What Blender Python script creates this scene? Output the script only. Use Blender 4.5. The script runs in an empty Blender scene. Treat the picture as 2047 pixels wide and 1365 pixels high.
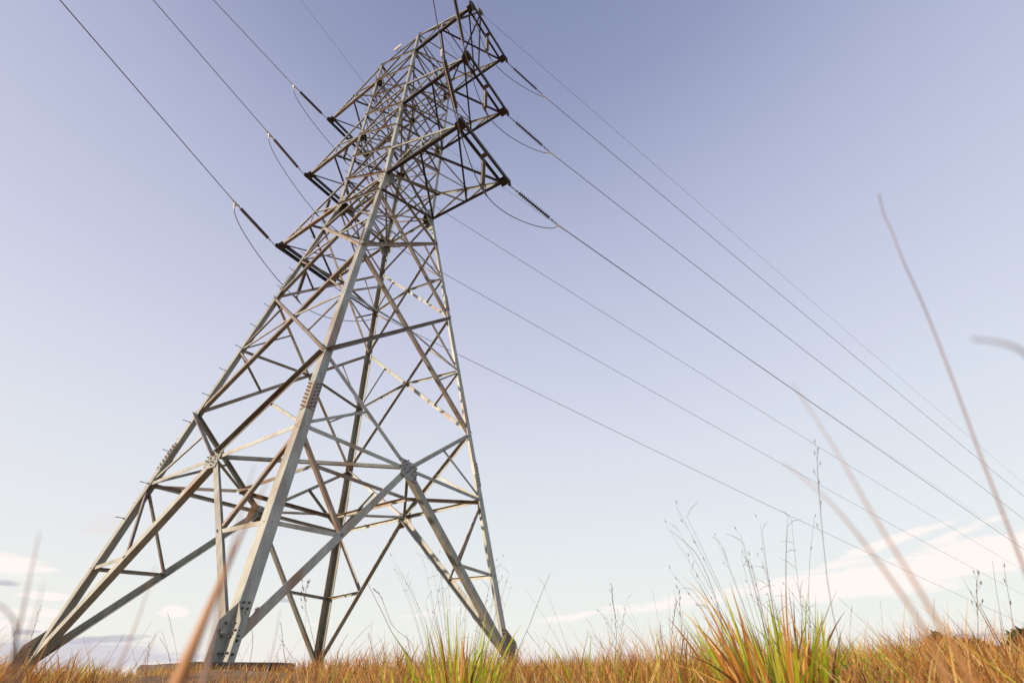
import bpy, math, random
import numpy as np
from mathutils import Vector, Matrix
random.seed(7); rng = np.random.default_rng(7)
sc = bpy.context.scene; col = sc.collection
V3 = Vector

# ------------------------------------------------------------------ camera
F_PX, PITCH, ROLL = 928.49, 0.62681, 0.02132          # lens in pixels of a 2047 px wide frame
EYE = V3((0, 0, 0.30))
cp, sp, cr, sr = math.cos(PITCH), math.sin(PITCH), math.cos(ROLL), math.sin(ROLL)
fwd = V3((0, cp, sp)); up0 = V3((0, -sp, cp)); rt0 = V3((1, 0, 0))
c_rt = rt0 * cr - up0 * sr; c_up = rt0 * sr + up0 * cr
cam = bpy.data.cameras.new('camera'); cam_o = bpy.data.objects.new('camera', cam); col.objects.link(cam_o)
M = Matrix((c_rt, c_up, -fwd)).transposed().to_4x4(); M.translation = EYE
cam_o.matrix_world = M
cam.sensor_width = 36; cam.lens = F_PX / 2047 * 36; cam.clip_start = 0.02; cam.clip_end = 9000
cam.dof.use_dof = True; cam.dof.focus_distance = 4.6; cam.dof.aperture_fstop = 2.6
sc.camera = cam_o
def ray(px, py):
    return (c_rt * ((px - 1023.5) / F_PX) + c_up * ((682.5 - py) / F_PX) + fwd)
def at(px, py, d):                                     # the point a distance d (m) away in that direction
    return EYE + ray(px, py).normalized() * d
def azel(px, py):
    r = ray(px, py).normalized(); return math.atan2(r.x, r.y), math.asin(r.z)

# ------------------------------------------------------------------ light
SUN_EL = math.radians(13.0)
SUN_AZ = math.atan2(-0.885, -0.464)                       # compass direction of the sun seen from the tower: behind, to the left
sun = bpy.data.lights.new('sun', 'SUN'); sun.energy = 5.0; sun.angle = math.radians(0.8); sun.color = (1.0, 0.77, 0.57)
so = bpy.data.objects.new('sun', sun); col.objects.link(so)
sd = V3((math.sin(SUN_AZ) * math.cos(SUN_EL), math.cos(SUN_AZ) * math.cos(SUN_EL), math.sin(SUN_EL)))
so.rotation_euler = sd.to_track_quat('Z', 'Y').to_euler(); so.location = (-20, -20, 20)
sc.view_settings.view_transform = 'Standard'; sc.view_settings.look = 'None'
sc.view_settings.exposure = 0.0; sc.view_settings.gamma = 1
w = bpy.data.worlds.new("World"); sc.world = w; w.use_nodes = True
nt = w.node_tree; nt.nodes.clear()
def nd(t, **k):
    n = nt.nodes.new(t)
    for a, b in k.items(): setattr(n, a, b)
    return n
def mth(op, a, b=None, c=None, clamp=False):
    n = nd('ShaderNodeMath', operation=op); n.use_clamp = clamp
    for i, v in enumerate((a, b, c)):
        if v is None: continue
        if isinstance(v, (int, float)): n.inputs[i].default_value = v
        else: nt.links.new(v, n.inputs[i])
    return n.outputs[0]
def mixc(f, a, b, mode='MIX'):
    n = nd('ShaderNodeMix', data_type='RGBA', blend_type=mode)
    for sck, v in ((n.inputs[0], f), (n.inputs[6], a), (n.inputs[7], b)):
        if isinstance(v, (int, float)): sck.default_value = v
        elif isinstance(v, tuple): sck.default_value = (*v, 1)
        else: nt.links.new(v, sck)
    return n.outputs[2]
sky = nd('ShaderNodeTexSky', sky_type='NISHITA', sun_disc=False)
sky.sun_elevation = SUN_EL; sky.sun_rotation = SUN_AZ; sky.air_density = 1.0; sky.dust_density = 1.6; sky.ozone_density = 1.5; sky.altitude = 0
tc = nd('ShaderNodeTexCoord'); sep = nd('ShaderNodeSeparateXYZ'); nt.links.new(tc.outputs['Generated'], sep.inputs[0])
X, Y, Z = sep.outputs
az = mth('ARCTAN2', X, Y); el = mth('ARCSINE', Z)
ramp = nd('ShaderNodeValToRGB'); nt.links.new(mth('MULTIPLY', el, 1 / 1.45, clamp=True), ramp.inputs[0])
def srgb(r, g, b):
    return tuple(((c / 255 + 0.055) / 1.055) ** 2.4 if c > 10 else c / 255 / 12.92 for c in (r, g, b))
stops = [(0.0, (252, 243, 240)), (0.05, (245, 247, 242)), (0.13, (238, 242, 244)), (0.25, (227, 232, 243)), (0.40, (209, 214, 236)), (0.58, (185, 192, 221)), (0.75, (154, 163, 198)), (0.95, (128, 138, 178))]
cr_ = ramp.color_ramp
while len(cr_.elements) < len(stops): cr_.elements.new(0.5)
for e, (p_, c_) in zip(cr_.elements, stops): e.position = p_; e.color = (*srgb(*c_), 1)
SKY_K = 0.12
# colour of the air on this evening: a violet-blue dome paling to the horizon, a little pinker to the left
tint = mixc(mth('MULTIPLY_ADD', az, -0.55, 0.12, clamp=True), ramp.outputs[0], mixc(1.0, ramp.outputs[0], (1.05, 1.01, 1.0), 'MULTIPLY'))
base = mixc(0.90, sky.outputs[0], mixc(1.0, tint, (1 / SKY_K,) * 3, 'MULTIPLY'))
# clouds: soft blobs broken by streaky noise, all low over the horizon
mp = nd('ShaderNodeMapping'); cmb = nd('ShaderNodeCombineXYZ')
nt.links.new(az, cmb.inputs[0]); nt.links.new(mth('MULTIPLY', el, 7.0), cmb.inputs[1])
nt.links.new(cmb.outputs[0], mp.inputs[0]); mp.inputs['Rotation'].default_value = (0, 0, 0.30)
noi = nd('ShaderNodeTexNoise'); noi.inputs['Scale'].default_value = 9; noi.inputs['Detail'].default_value = 9; noi.inputs['Roughness'].default_value = 0.62
nt.links.new(mp.outputs[0], noi.inputs['Vector'])
def blob(px, py, wx, wy, tilt):
    a0, e0 = azel(px, py)
    da = mth('SUBTRACT', az, a0); de = mth('SUBTRACT', el, e0)
    ct, st = math.cos(tilt), math.sin(tilt)
    p1 = mth('ADD', mth('MULTIPLY', da, ct / wx), mth('MULTIPLY', de, st / wx))
    p2 = mth('ADD', mth('MULTIPLY', da, -st / wy), mth('MULTIPLY', de, ct / wy))
    r2 = mth('ADD', mth('POWER', mth('ABSOLUTE', p1), 2.0), mth('POWER', mth('ABSOLUTE', p2), 2.0))
    return mth('POWER', 2.718, mth('MULTIPLY', r2, -1.0))
def layer(base, blobs, color, k, thr, soft):
    s = None
    for b in blobs:
        g = mth('MULTIPLY', blob(*b[:5]), b[5]); s = g if s is None else mth('ADD', s, g)
    m = mth('ADD', s, mth('MULTIPLY', mth('MULTIPLY_ADD', noi.outputs[0], 2.6, -1.3), mth('MULTIPLY', s, 2.2, clamp=True)))
    m = mth('MULTIPLY', mth('MULTIPLY_ADD', m, 1 / soft, -thr / soft, clamp=True), k)
    return mixc(m, base, tuple(c / SKY_K for c in color))
base = layer(base, [(1840, 1140, .19, .026, .10, .95), (2040, 1092, .12, .026, .16, .95), (1630, 1170, .12, .018, .05, .9), (1770, 1085, .13, .009, .22, 1.0), (1920, 1062, .05, .006, .2, .9),
                    (1350, 1205, .16, .013, .08, .85), (1130, 1235, .08, .007, .12, .8), (870, 1222, .10, .010, .1, .7),
                    (345, 1222, .022, .010, -.1, 1.2), (10, 1130, .055, .020, 0, 1.1), (95, 1192, .03, .006, 0, .95), (80, 1222, .06, .007, 0, .95), (20, 1250, .08, .012, 0, 1.0), (300, 1300, .16, .012, 0, .7),
                    (640, 1245, .05, .007, .05, .7)], (1.04, 0.955, 0.92), 0.85, 0.46, 0.5)
base = layer(base, [(215, 1048, .035, .016, .2, 1.0)], (0.83, 0.75, 0.76), 0.5, 0.35, 0.6)
base = layer(base, [(225, 1275, .05, .007, .1, 1.0), (50, 1262, .02, .005, 0, .9), (1915, 1275, .07, .008, .0, 1.0), (8, 1165, .02, .006, 0, .9), (560, 1200, .03, .006, 0, .7)], (0.50, 0.50, 0.58), 0.75, 0.42, 0.4)
base = layer(base, [(130, 1318, .22, .020, .03, 1.1), (20, 1300, .12, .015, .0, .8)], (0.56, 0.55, 0.66), 0.65, 0.48, 0.5)
bg = nd('ShaderNodeBackground'); nt.links.new(base, bg.inputs[0]); bg.inputs[1].default_value = SKY_K
wo = nd('ShaderNodeOutputWorld'); nt.links.new(bg.outputs[0], wo.inputs[0])

# ------------------------------------------------------------------ materials
def material(name): 
    m = bpy.data.materials.new(name); m.use_nodes = True; return m
def noise_mat(name, c1, c2, scale, rough=0.6, metal=0.0, c3=None, scale3=1.2, bump=0.0, t3=(0.5, 0.7), stretch=(1, 1, 1), vary=0):
    m = material(name); n = m.node_tree.nodes; L = m.node_tree.links; b = n['Principled BSDF']
    t = n.new('ShaderNodeTexCoord'); mp = n.new('ShaderNodeMapping'); mp.inputs['Scale'].default_value = stretch
    L.new(t.outputs['Object'], mp.inputs[0])
    q = n.new('ShaderNodeTexNoise'); q.inputs['Scale'].default_value = scale; q.inputs['Detail'].default_value = 8; q.inputs['Roughness'].default_value = .65
    L.new(mp.outputs[0], q.inputs['Vector'])
    r = n.new('ShaderNodeValToRGB'); r.color_ramp.elements[0].position = .35; r.color_ramp.elements[1].position = .65
    r.color_ramp.elements[0].color = (*c1, 1); r.color_ramp.elements[1].color = (*c2, 1); L.new(q.outputs[0], r.inputs[0])
    out = r.outputs[0]
    if c3:
        q3 = n.new('ShaderNodeTexNoise'); q3.inputs['Scale'].default_value = scale3; q3.inputs['Detail'].default_value = 6; L.new(mp.outputs[0], q3.inputs['Vector'])
        r3 = n.new('ShaderNodeValToRGB'); r3.color_ramp.elements[0].position = t3[0]; r3.color_ramp.elements[1].position = t3[1]
        r3.color_ramp.elements[0].color = (0, 0, 0, 1); r3.color_ramp.elements[1].color = (1, 1, 1, 1); L.new(q3.outputs[0], r3.inputs[0])
        x = n.new('ShaderNodeMix'); x.data_type = 'RGBA'; L.new(r3.outputs[0], x.inputs[0]); L.new(out, x.inputs[6]); x.inputs[7].default_value = (*c3, 1); out = x.outputs[2]
    if vary:
        oi = n.new('ShaderNodeObjectInfo'); hs = n.new('ShaderNodeHueSaturation'); mr = n.new('ShaderNodeMapRange')
        mr.inputs['To Min'].default_value = 1 - vary; mr.inputs['To Max'].default_value = 1 + vary
        L.new(oi.outputs['Random'], mr.inputs[0]); L.new(mr.outputs[0], hs.inputs['Value']); L.new(out, hs.inputs['Color']); out = hs.outputs[0]
        ad = n.new('ShaderNodeVectorMath'); ad.operation = 'ADD'; cx = n.new('ShaderNodeCombineXYZ'); mu = n.new('ShaderNodeMath'); mu.operation = 'MULTIPLY'; mu.inputs[1].default_value = 40
        L.new(oi.outputs['Random'], mu.inputs[0]); L.new(mu.outputs[0], cx.inputs[0]); L.new(t.outputs['Object'], ad.inputs[0]); L.new(cx.outputs[0], ad.inputs[1]); L.new(ad.outputs[0], mp.inputs[0])
    L.new(out, b.inputs['Base Color']); b.inputs['Roughness'].default_value = rough; b.inputs['Metallic'].default_value = metal
    if bump:
        bp = n.new('ShaderNodeBump'); bp.inputs['Strength'].default_value = bump; bp.inputs['Distance'].default_value = .02; L.new(q.outputs[0], bp.inputs['Height']); L.new(bp.outputs[0], b.inputs['Normal'])
    return m
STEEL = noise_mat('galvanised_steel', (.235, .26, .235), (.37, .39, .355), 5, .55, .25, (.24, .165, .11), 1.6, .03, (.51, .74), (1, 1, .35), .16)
STEEL2 = noise_mat('weathered_shaded_brace_steel', (.20, .18, .155), (.31, .29, .255), 6, .6, .2, (.185, .12, .07), 1.8, .03, (.45, .66), (1, 1, .5), .28)  # weathered steel, browned and darkened to include the shade on brace undersides
STEEL3 = noise_mat('shaded_upper_steel', (.13, .12, .10), (.24, .23, .20), 6, .6, .2, (.14, .09, .055), 1.8, .03, (.45, .66), (1, 1, .5), .3)  # darker copy of the brace steel, with the upper cage's shade in its colour
DARK = noise_mat('shaded_beam_steel', (.025, .022, .02), (.055, .047, .04), 7, .6, .2)  # near-black colour carries the shade on end beams and arm undersides
PORC = noise_mat('brown_porcelain', (.045, .026, .016), (.075, .042, .025), 12, .38)
FIT = noise_mat('forged_fitting_steel', (.12, .11, .10), (.2, .18, .16), 30, .5, .5)
BOLT = noise_mat('weathered_bolt_steel', (.10, .085, .07), (.19, .16, .13), 30, .6, .3)
CLAMP = noise_mat('pale_aluminium', (.6, .57, .53), (.72, .68, .62), 30, .45, .2)
WIRE = noise_mat('weathered_aluminium_cable', (.10, .095, .09), (.17, .155, .14), 60, .6, .2)
CONC = noise_mat('weathered_concrete', (.07, .06, .05), (.17, .15, .13), 7, .95, 0, (.05, .045, .03), 2.2, .5)
PLATE = noise_mat('cream_enamel', (.72, .66, .55), (.78, .73, .62), 8, .5)

def grass_mat(name, trans=.45):
    m = material(name); n = m.node_tree.nodes; L = m.node_tree.links; b = n['Principled BSDF']
    a = n.new('ShaderNodeAttribute'); a.attribute_name = 'tint'; L.new(a.outputs['Color'], b.inputs['Base Color'])
    b.inputs['Roughness'].default_value = .6
    t = n.new('ShaderNodeBsdfTranslucent'); L.new(a.outputs['Color'], t.inputs[0])
    x = n.new('ShaderNodeMixShader'); x.inputs[0].default_value = trans
    L.new(b.outputs[0], x.inputs[1]); L.new(t.outputs[0], x.inputs[2]); L.new(x.outputs[0], n['Material Output'].inputs[0])
    return m
GRASS = grass_mat('grass_blades')

# ------------------------------------------------------------------ mesh helpers
class MB:
    def __init__(s, o=V3((0, 0, 0))): s.v = []; s.f = []; s.o = V3(o); s.dark = []
    def add(s, vs, fs, flip=False):
        k = len(s.v); s.v += [tuple(V3(p) - s.o) for p in vs]
        s.f += [tuple(k + i for i in (reversed(f) if flip else f)) for f in fs]
    def prism(s, poly, P, Q, a, b):
        P, Q = V3(P), V3(Q); ax = (Q - P).normalized()
        n = len(poly)
        vs = [P + a * x + b * y for x, y in poly] + [Q + a * x + b * y for x, y in poly]
        fs = [tuple(reversed(range(n))), tuple(range(n, 2 * n))] + [(i, (i + 1) % n, n + (i + 1) % n, n + i) for i in range(n)]
        s.add(vs, fs, a.cross(b).dot(ax) < 0)
    def angle(s, P, Q, a, b, w, t, w2=None):
        P, Q = V3(P), V3(Q); ax = (Q - P).normalized()
        a = (a - ax * a.dot(ax)).normalized(); b = (b - ax * b.dot(ax)).normalized(); w2 = w2 or w
        s.prism([(0, 0), (w, 0), (w, t), (t, t), (t, w2), (0, w2)], P, Q, a, b)
    def box(s, P, Q, a, b, wa, wb):
        P, Q = V3(P), V3(Q); ax = (Q - P).normalized()
        a = (a - ax * a.dot(ax)).normalized(); b = ax.cross(a).normalized() if b is None else (b - ax * b.dot(ax)).normalized()
        s.prism([(-wa / 2, -wb / 2), (wa / 2, -wb / 2), (wa / 2, wb / 2), (-wa / 2, wb / 2)], P, Q, a, b)
    def channel(s, P, Q, a, b, h, w, t):               # a C section: web along a, flanges along b
        P, Q = V3(P), V3(Q); ax = (Q - P).normalized()
        a = (a - ax * a.dot(ax)).normalized(); b = (b - ax * b.dot(ax)).normalized()
        s.prism([(-h / 2, 0), (h / 2, 0), (h / 2, w), (h / 2 - t, w), (h / 2 - t, t), (-h / 2 + t, t), (-h / 2 + t, w), (-h / 2, w)], P, Q, a, b)
    def cyl(s, P, Q, r, n=8, r2=None):
        P, Q = V3(P), V3(Q); ax = (Q - P).normalized(); a = ax.orthogonal().normalized(); b = ax.cross(a)
        r2 = r if r2 is None else r2
        vs = [P + (a * math.cos(6.28318 * i / n) + b * math.sin(6.28318 * i / n)) * r for i in range(n)] + \
             [Q + (a * math.cos(6.28318 * i / n) + b * math.sin(6.28318 * i / n)) * r2 for i in range(n)]
        s.add(vs, [tuple(reversed(range(n))), tuple(range(n, 2 * n))] + [(i, (i + 1) % n, n + (i + 1) % n, n + i) for i in range(n)])
    def bolt(s, P, nrm, r=.014, h=.022):
        P = V3(P); nrm = nrm.normalized(); k0 = len(s.f)
        s.cyl(P, P + nrm * h, r, 6); s.cyl(P + nrm * h, P + nrm * (h + .022), r * .55, 6); s.dark += range(k0, len(s.f))
    def plate(s, pts, nrm, t):
        nrm = nrm.normalized(); pts = [V3(p) for p in pts]; n = len(pts)
        c = sum(pts, V3()) / n; ar = V3()
        for i in range(n): ar += (pts[i] - c).cross(pts[(i + 1) % n] - c)
        vs = pts + [p + nrm * t for p in pts]
        s.add(vs, [tuple(reversed(range(n))), tuple(range(n, 2 * n))] + [(i, (i + 1) % n, n + (i + 1) % n, n + i) for i in range(n)], ar.dot(nrm) < 0)
    def tube(s, pts, rad, n=6):
        pts = [V3(p) for p in pts]; m = len(pts); rads = rad if isinstance(rad, (list, tuple)) else [rad] * m
        ref = None; vs = []
        for i, p in enumerate(pts):
            t = (pts[min(i + 1, m - 1)] - pts[max(i - 1, 0)]).normalized()
            if ref is None: ref = t.orthogonal().normalized()
            ref = (ref - t * ref.dot(t)).normalized(); b = t.cross(ref)
            vs += [p + (ref * math.cos(6.28318 * k / n) + b * math.sin(6.28318 * k / n)) * rads[i] for k in range(n)]
        fs = [(i * n + k, i * n + (k + 1) % n, (i + 1) * n + (k + 1) % n, (i + 1) * n + k) for i in range(m - 1) for k in range(n)]
        fs += [tuple(reversed(range(n))), tuple(range((m - 1) * n, m * n))]
        s.add(vs, fs)
    def lathe(s, P, ax, prof, n=14):                   # prof: (distance along, radius)
        ax = ax.normalized(); a = ax.orthogonal().normalized(); b = ax.cross(a); P = V3(P)
        vs = [P + ax * h + (a * math.cos(6.28318 * k / n) + b * math.sin(6.28318 * k / n)) * r for h, r in prof for k in range(n)]
        m = len(prof)
        fs = [(i * n + k, i * n + (k + 1) % n, (i + 1) * n + (k + 1) % n, (i + 1) * n + k) for i in range(m - 1) for k in range(n)]
        fs += [tuple(reversed(range(n))), tuple(range((m - 1) * n, m * n))]
        s.add(vs, fs)
    def ring(s, c, u, v, R, r, n=14, stretch=1.0):
        pts = [c + u * math.cos(6.28318 * i / n) * R * stretch + v * math.sin(6.28318 * i / n) * R for i in range(n + 1)]
        s.tube(pts, r, 5)
    def build(s, name, mat, parent=None, smooth=False):
        me = bpy.data.meshes.new(name); me.from_pydata(s.v, [], s.f); me.materials.append(mat)
        if s.dark:
            me.materials.append(BOLT)
            for i in s.dark: me.polygons[i].material_index = 1
        if smooth: me.polygons.foreach_set('use_smooth', [True] * len(me.polygons))
        me.update(); o = bpy.data.objects.new(name, me); col.objects.link(o)
        if parent: o.parent = parent
        else: o.location = s.o
        return o
def tag(o, label, cat, group=None, kind=None):
    if label: o['label'] = label
    if cat: o['category'] = cat
    if group: o['group'] = group
    if kind: o['kind'] = kind
    return o
def empty(name, loc, label, cat, group=None):
    o = bpy.data.objects.new(name, None); col.objects.link(o); o.location = loc; o.empty_display_size = .2
    return tag(o, label, cat, group)

# ------------------------------------------------------------------ terrain
def hnoise(x, y):
    return (np.sin(x * 1.7 + 1.3) * np.cos(y * 1.3 - .4) + .6 * np.sin(x * 3.9 - y * 2.7 + 2) + .4 * np.cos(x * 7.1 + y * 6.3)) / 2
def ground_z(x, y):
    x = np.asarray(x, float); y = np.asarray(y, float); r = np.hypot(x, y)
    s = np.clip((r - 1.2) / 4.6, 0, 1); s = s * s * (3 - 2 * s)
    z = 0.30 * s + 0.03 * hnoise(x * .5, y * .5) * np.clip(r / 6, 0, 1)
    z += np.where(r < 40, .012 * hnoise(x * 3, y * 3), 0)
    z += .09 * np.exp(-(((x + 2.9) / 1.5) ** 2 + ((y - 5.6) / .7) ** 2)) + .05 * np.exp(-(((x + .6) / .8) ** 2 + ((y - 5.2) / .6) ** 2))
    z += 0.006 * np.clip(r - 16, 0, 200) * np.clip((x + .35 * y) / (r + 1e-6) * 1.0 + .15, 0.12, 1)
    return z
rings = np.concatenate([np.linspace(0.0, 14, 90), np.geomspace(14.5, 5000, 60)]); NA = 240
vs = []; fs = []
for r in rings:
    for k in range(NA):
        a = 2 * math.pi * k / NA; vs.append((r * math.sin(a), r * math.cos(a)))
vs = np.array(vs); zz_ = ground_z(vs[:, 0], vs[:, 1]); gv = np.column_stack([vs, zz_])
for i in range(len(rings) - 1):
    for k in range(NA):
        fs.append((i * NA + k, (i + 1) * NA + k, (i + 1) * NA + (k + 1) % NA, i * NA + (k + 1) % NA))
me = bpy.data.meshes.new('ground'); me.from_pydata(gv.tolist(), [], [tuple(reversed(f)) for f in fs])
GROUND = noise_mat('dry_field_soil', (.10, .055, .028), (.34, .20, .09), 3.0, .95, 0, (.40, .25, .10), .35, .6, (.40, .6))
me.materials.append(GROUND); go = bpy.data.objects.new('ground', me); col.objects.link(go); go['kind'] = 'structure'

# ------------------------------------------------------------------ tower geometry
PSI = -0.5651
ZT = 0.30 + 0.29904                                     # height of the tower datum
T0 = V3((-4.99033, 12.14982, ZT))
uu = V3((math.cos(PSI), math.sin(PSI), 0)); vv = V3((-math.sin(PSI), math.cos(PSI), 0)); kk = V3((0, 0, 1))
LV = dict(b=-.08, h=1.815, z1=3.717, z2=5.679, z3=7.851, z4=10.034, z5=11.843, z6=13.675, w=15.081, z8=16.756, z9=18.396, z10=20.123, z11=21.898, z12=23.6, z13=25.292, t=27.084)
def hw(z): return 3.5 - 0.14344 * min(z, LV['w']) + 0.00357 * max(0, z - LV['w'])
SG = {'A': (1, -1), 'B': (-1, -1), 'C': (1, 1), 'D': (-1, 1)}
def T(u, v, z): return T0 + uu * u + vv * v + kk * z
def N(k, z):
    if isinstance(z, str): z = LV[z]
    h = hw(z); return T(SG[k][0] * h, SG[k][1] * h, z)
tower = empty('transmission_tower', T0, 'tall grey steel lattice transmission tower with three pairs of crossarms standing in dry grass', 'pylon')
def steel(name, mb, mat=STEEL, parent=None, label=None):
    o = mb.build(name, mat, parent or tower)
    if label: o['label'] = label
    return o
FACES = [('A', 'C', uu), ('A', 'B', -vv), ('B', 'D', -uu), ('C', 'D', vv)]
def mb(): return MB(T0)

# legs
for k in 'ABCD':
    su, sv = SG[k]; m = mb()
    secs = [('b', LV['z1'] + .72, .205, .022), (LV['z1'] + .722, LV['z4'] + .7, .185, .02), (LV['z4'] + .702, LV['w'], .165, .018), (LV['w'], 19.3, .15, .016), (19.302, LV['t'] + .05, .13, .014)]
    for z0, z1, wd, th in secs:
        m.angle(N(k, z0), N(k, z1), -uu * su, -vv * sv, wd, th)
    leg = steel('leg', m)
    leg['label'] = {'A': 'nearest leg of the tower, rising from the concrete footing', 'B': 'far left leg with climbing pegs', 'C': 'right hand leg', 'D': 'rear leg seen between the other three'}[k]
    # splice covers with bolts
    for zc, hh, wd in ((LV['z1'] + .74, .34, .20), (LV['z4'] + .68, .34, .185), (19.3, .24, .15)):
        m = mb(); P, Q = N(k, zc - hh), N(k, zc + hh); o_ = uu * su * .014 + vv * sv * .014
        m.angle(P + o_, Q + o_, -uu * su, -vv * sv, wd, .013)
        nb = 7 if hh > .3 else 5
        for i in range(nb):
            for j, off in enumerate((.35, .72)):
                f = (i + .5 + (.22 if j else -.22)) / nb; c = P.lerp(Q, f)
                m.bolt(c - vv * sv * wd * off + uu * su * .014, uu * su, .017, .02)
                m.bolt(c - uu * su * wd * off + vv * sv * .014, vv * sv, .017, .02)
        steel('splice_plate', m, STEEL, leg)
    # outward foot cleat with chamfered head
    m = mb(); zb, zt = -.08, .66
    for d1, d2 in ((uu * su, vv * sv), (vv * sv, uu * su)):
        P = N(k, zb); Q = N(k, zt); o_ = d2 * .0
        wd = .21
        m.plate([P + o_, P + o_ + d1 * wd, N(k, zt - .26) + o_ + d1 * wd, Q + o_], -d2 if False else d2, .018)
        for f, g in ((.15, .3), (.15, .75), (.4, .5), (.62, .5), (.5, .8)):
            c = P.lerp(Q, f) + d1 * wd * g
            m.bolt(c, -d2, .016, .016); m.bolt(c + d2 * .018, d2, .016, .016)
    c = N(k, .27) - vv * 0 + (uu * su * .018) + vv * sv * .11
    m.cyl(c, c + uu * su * .05, .035, 12); m.cyl(c, c + uu * su * .07, .018, 8)
    steel('foot_cleat', m, STEEL, leg)
    # bolts round the foot joint on the leg itself
    for f in (.08, .2, .5, .56):
        c = N(k, LV['b'] + f * 1.3)
        for q in (.06, .14):
            m = mb(); m.bolt(c - vv * sv * q, uu * su, .017, .02); steel('foot_bolt', m, FIT, leg)
# climbing pegs on leg B (far left)
legB = [o for o in tower.children if o.name.startswith('leg') and 'pegs' in o['label']][0]
z = 2.9; i = 0
while z < 26.5:
    m = mb(); P = N('B', z)
    if i % 2 == 0: a, b = P + uu * .05, -vv
    else: a, b = P + vv * .05, -uu
    m.cyl(a - b * .02, a + b * .17, .009, 6); m.cyl(a + b * .17, a + b * .18, .016, 6); m.cyl(a, a + b * .015, .018, 6)
    steel('climbing_peg', m, FIT, legB); z += .42; i += 1

# braces
def brace(name, P, Q, nrm, wd, th, side=0, flip=1, mat=STEEL2, trim=(.10, .10), bolts=2):
    """angle with one flange in the face plane (normal nrm) and the other standing in (side<=0) or out (side>0)"""
    P, Q = V3(P), V3(Q); ax = (Q - P).normalized()
    P = P + ax * trim[0]; Q = Q - ax * trim[1]
    inp = nrm.cross(ax).normalized()
    if inp.z < 0: inp = -inp
    inp = -inp * flip
    out = nrm if side > 0 else -nrm
    off = nrm * (.004 if side > 0 else -.026)
    m = mb(); c = -inp * wd * .5
    m.angle(P + c + off, Q + c + off, inp, out, wd, th)
    if bolts:
        for E, s_ in ((P, 1), (Q, -1)):
            for j in range(bolts):
                c2 = E + ax * s_ * (.035 + .06 * j) + off
                m.bolt(c2 + out * th, out, .013, .016); m.bolt(c2, -out, .013, .02)
    return steel(name, m, mat)
def cross_pt(P1, Q1, P2, Q2):
    a = Q1 - P1; b = Q2 - P2; w0 = P1 - P2
    A, B, C, D, E = a.dot(a), a.dot(b), b.dot(b), a.dot(w0), b.dot(w0); dd = A * C - B * B
    return P1 + a * ((B * E - C * D) / dd)
def mid(a, b, f=.5): return V3(a).lerp(V3(b), f)
G = {}
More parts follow.
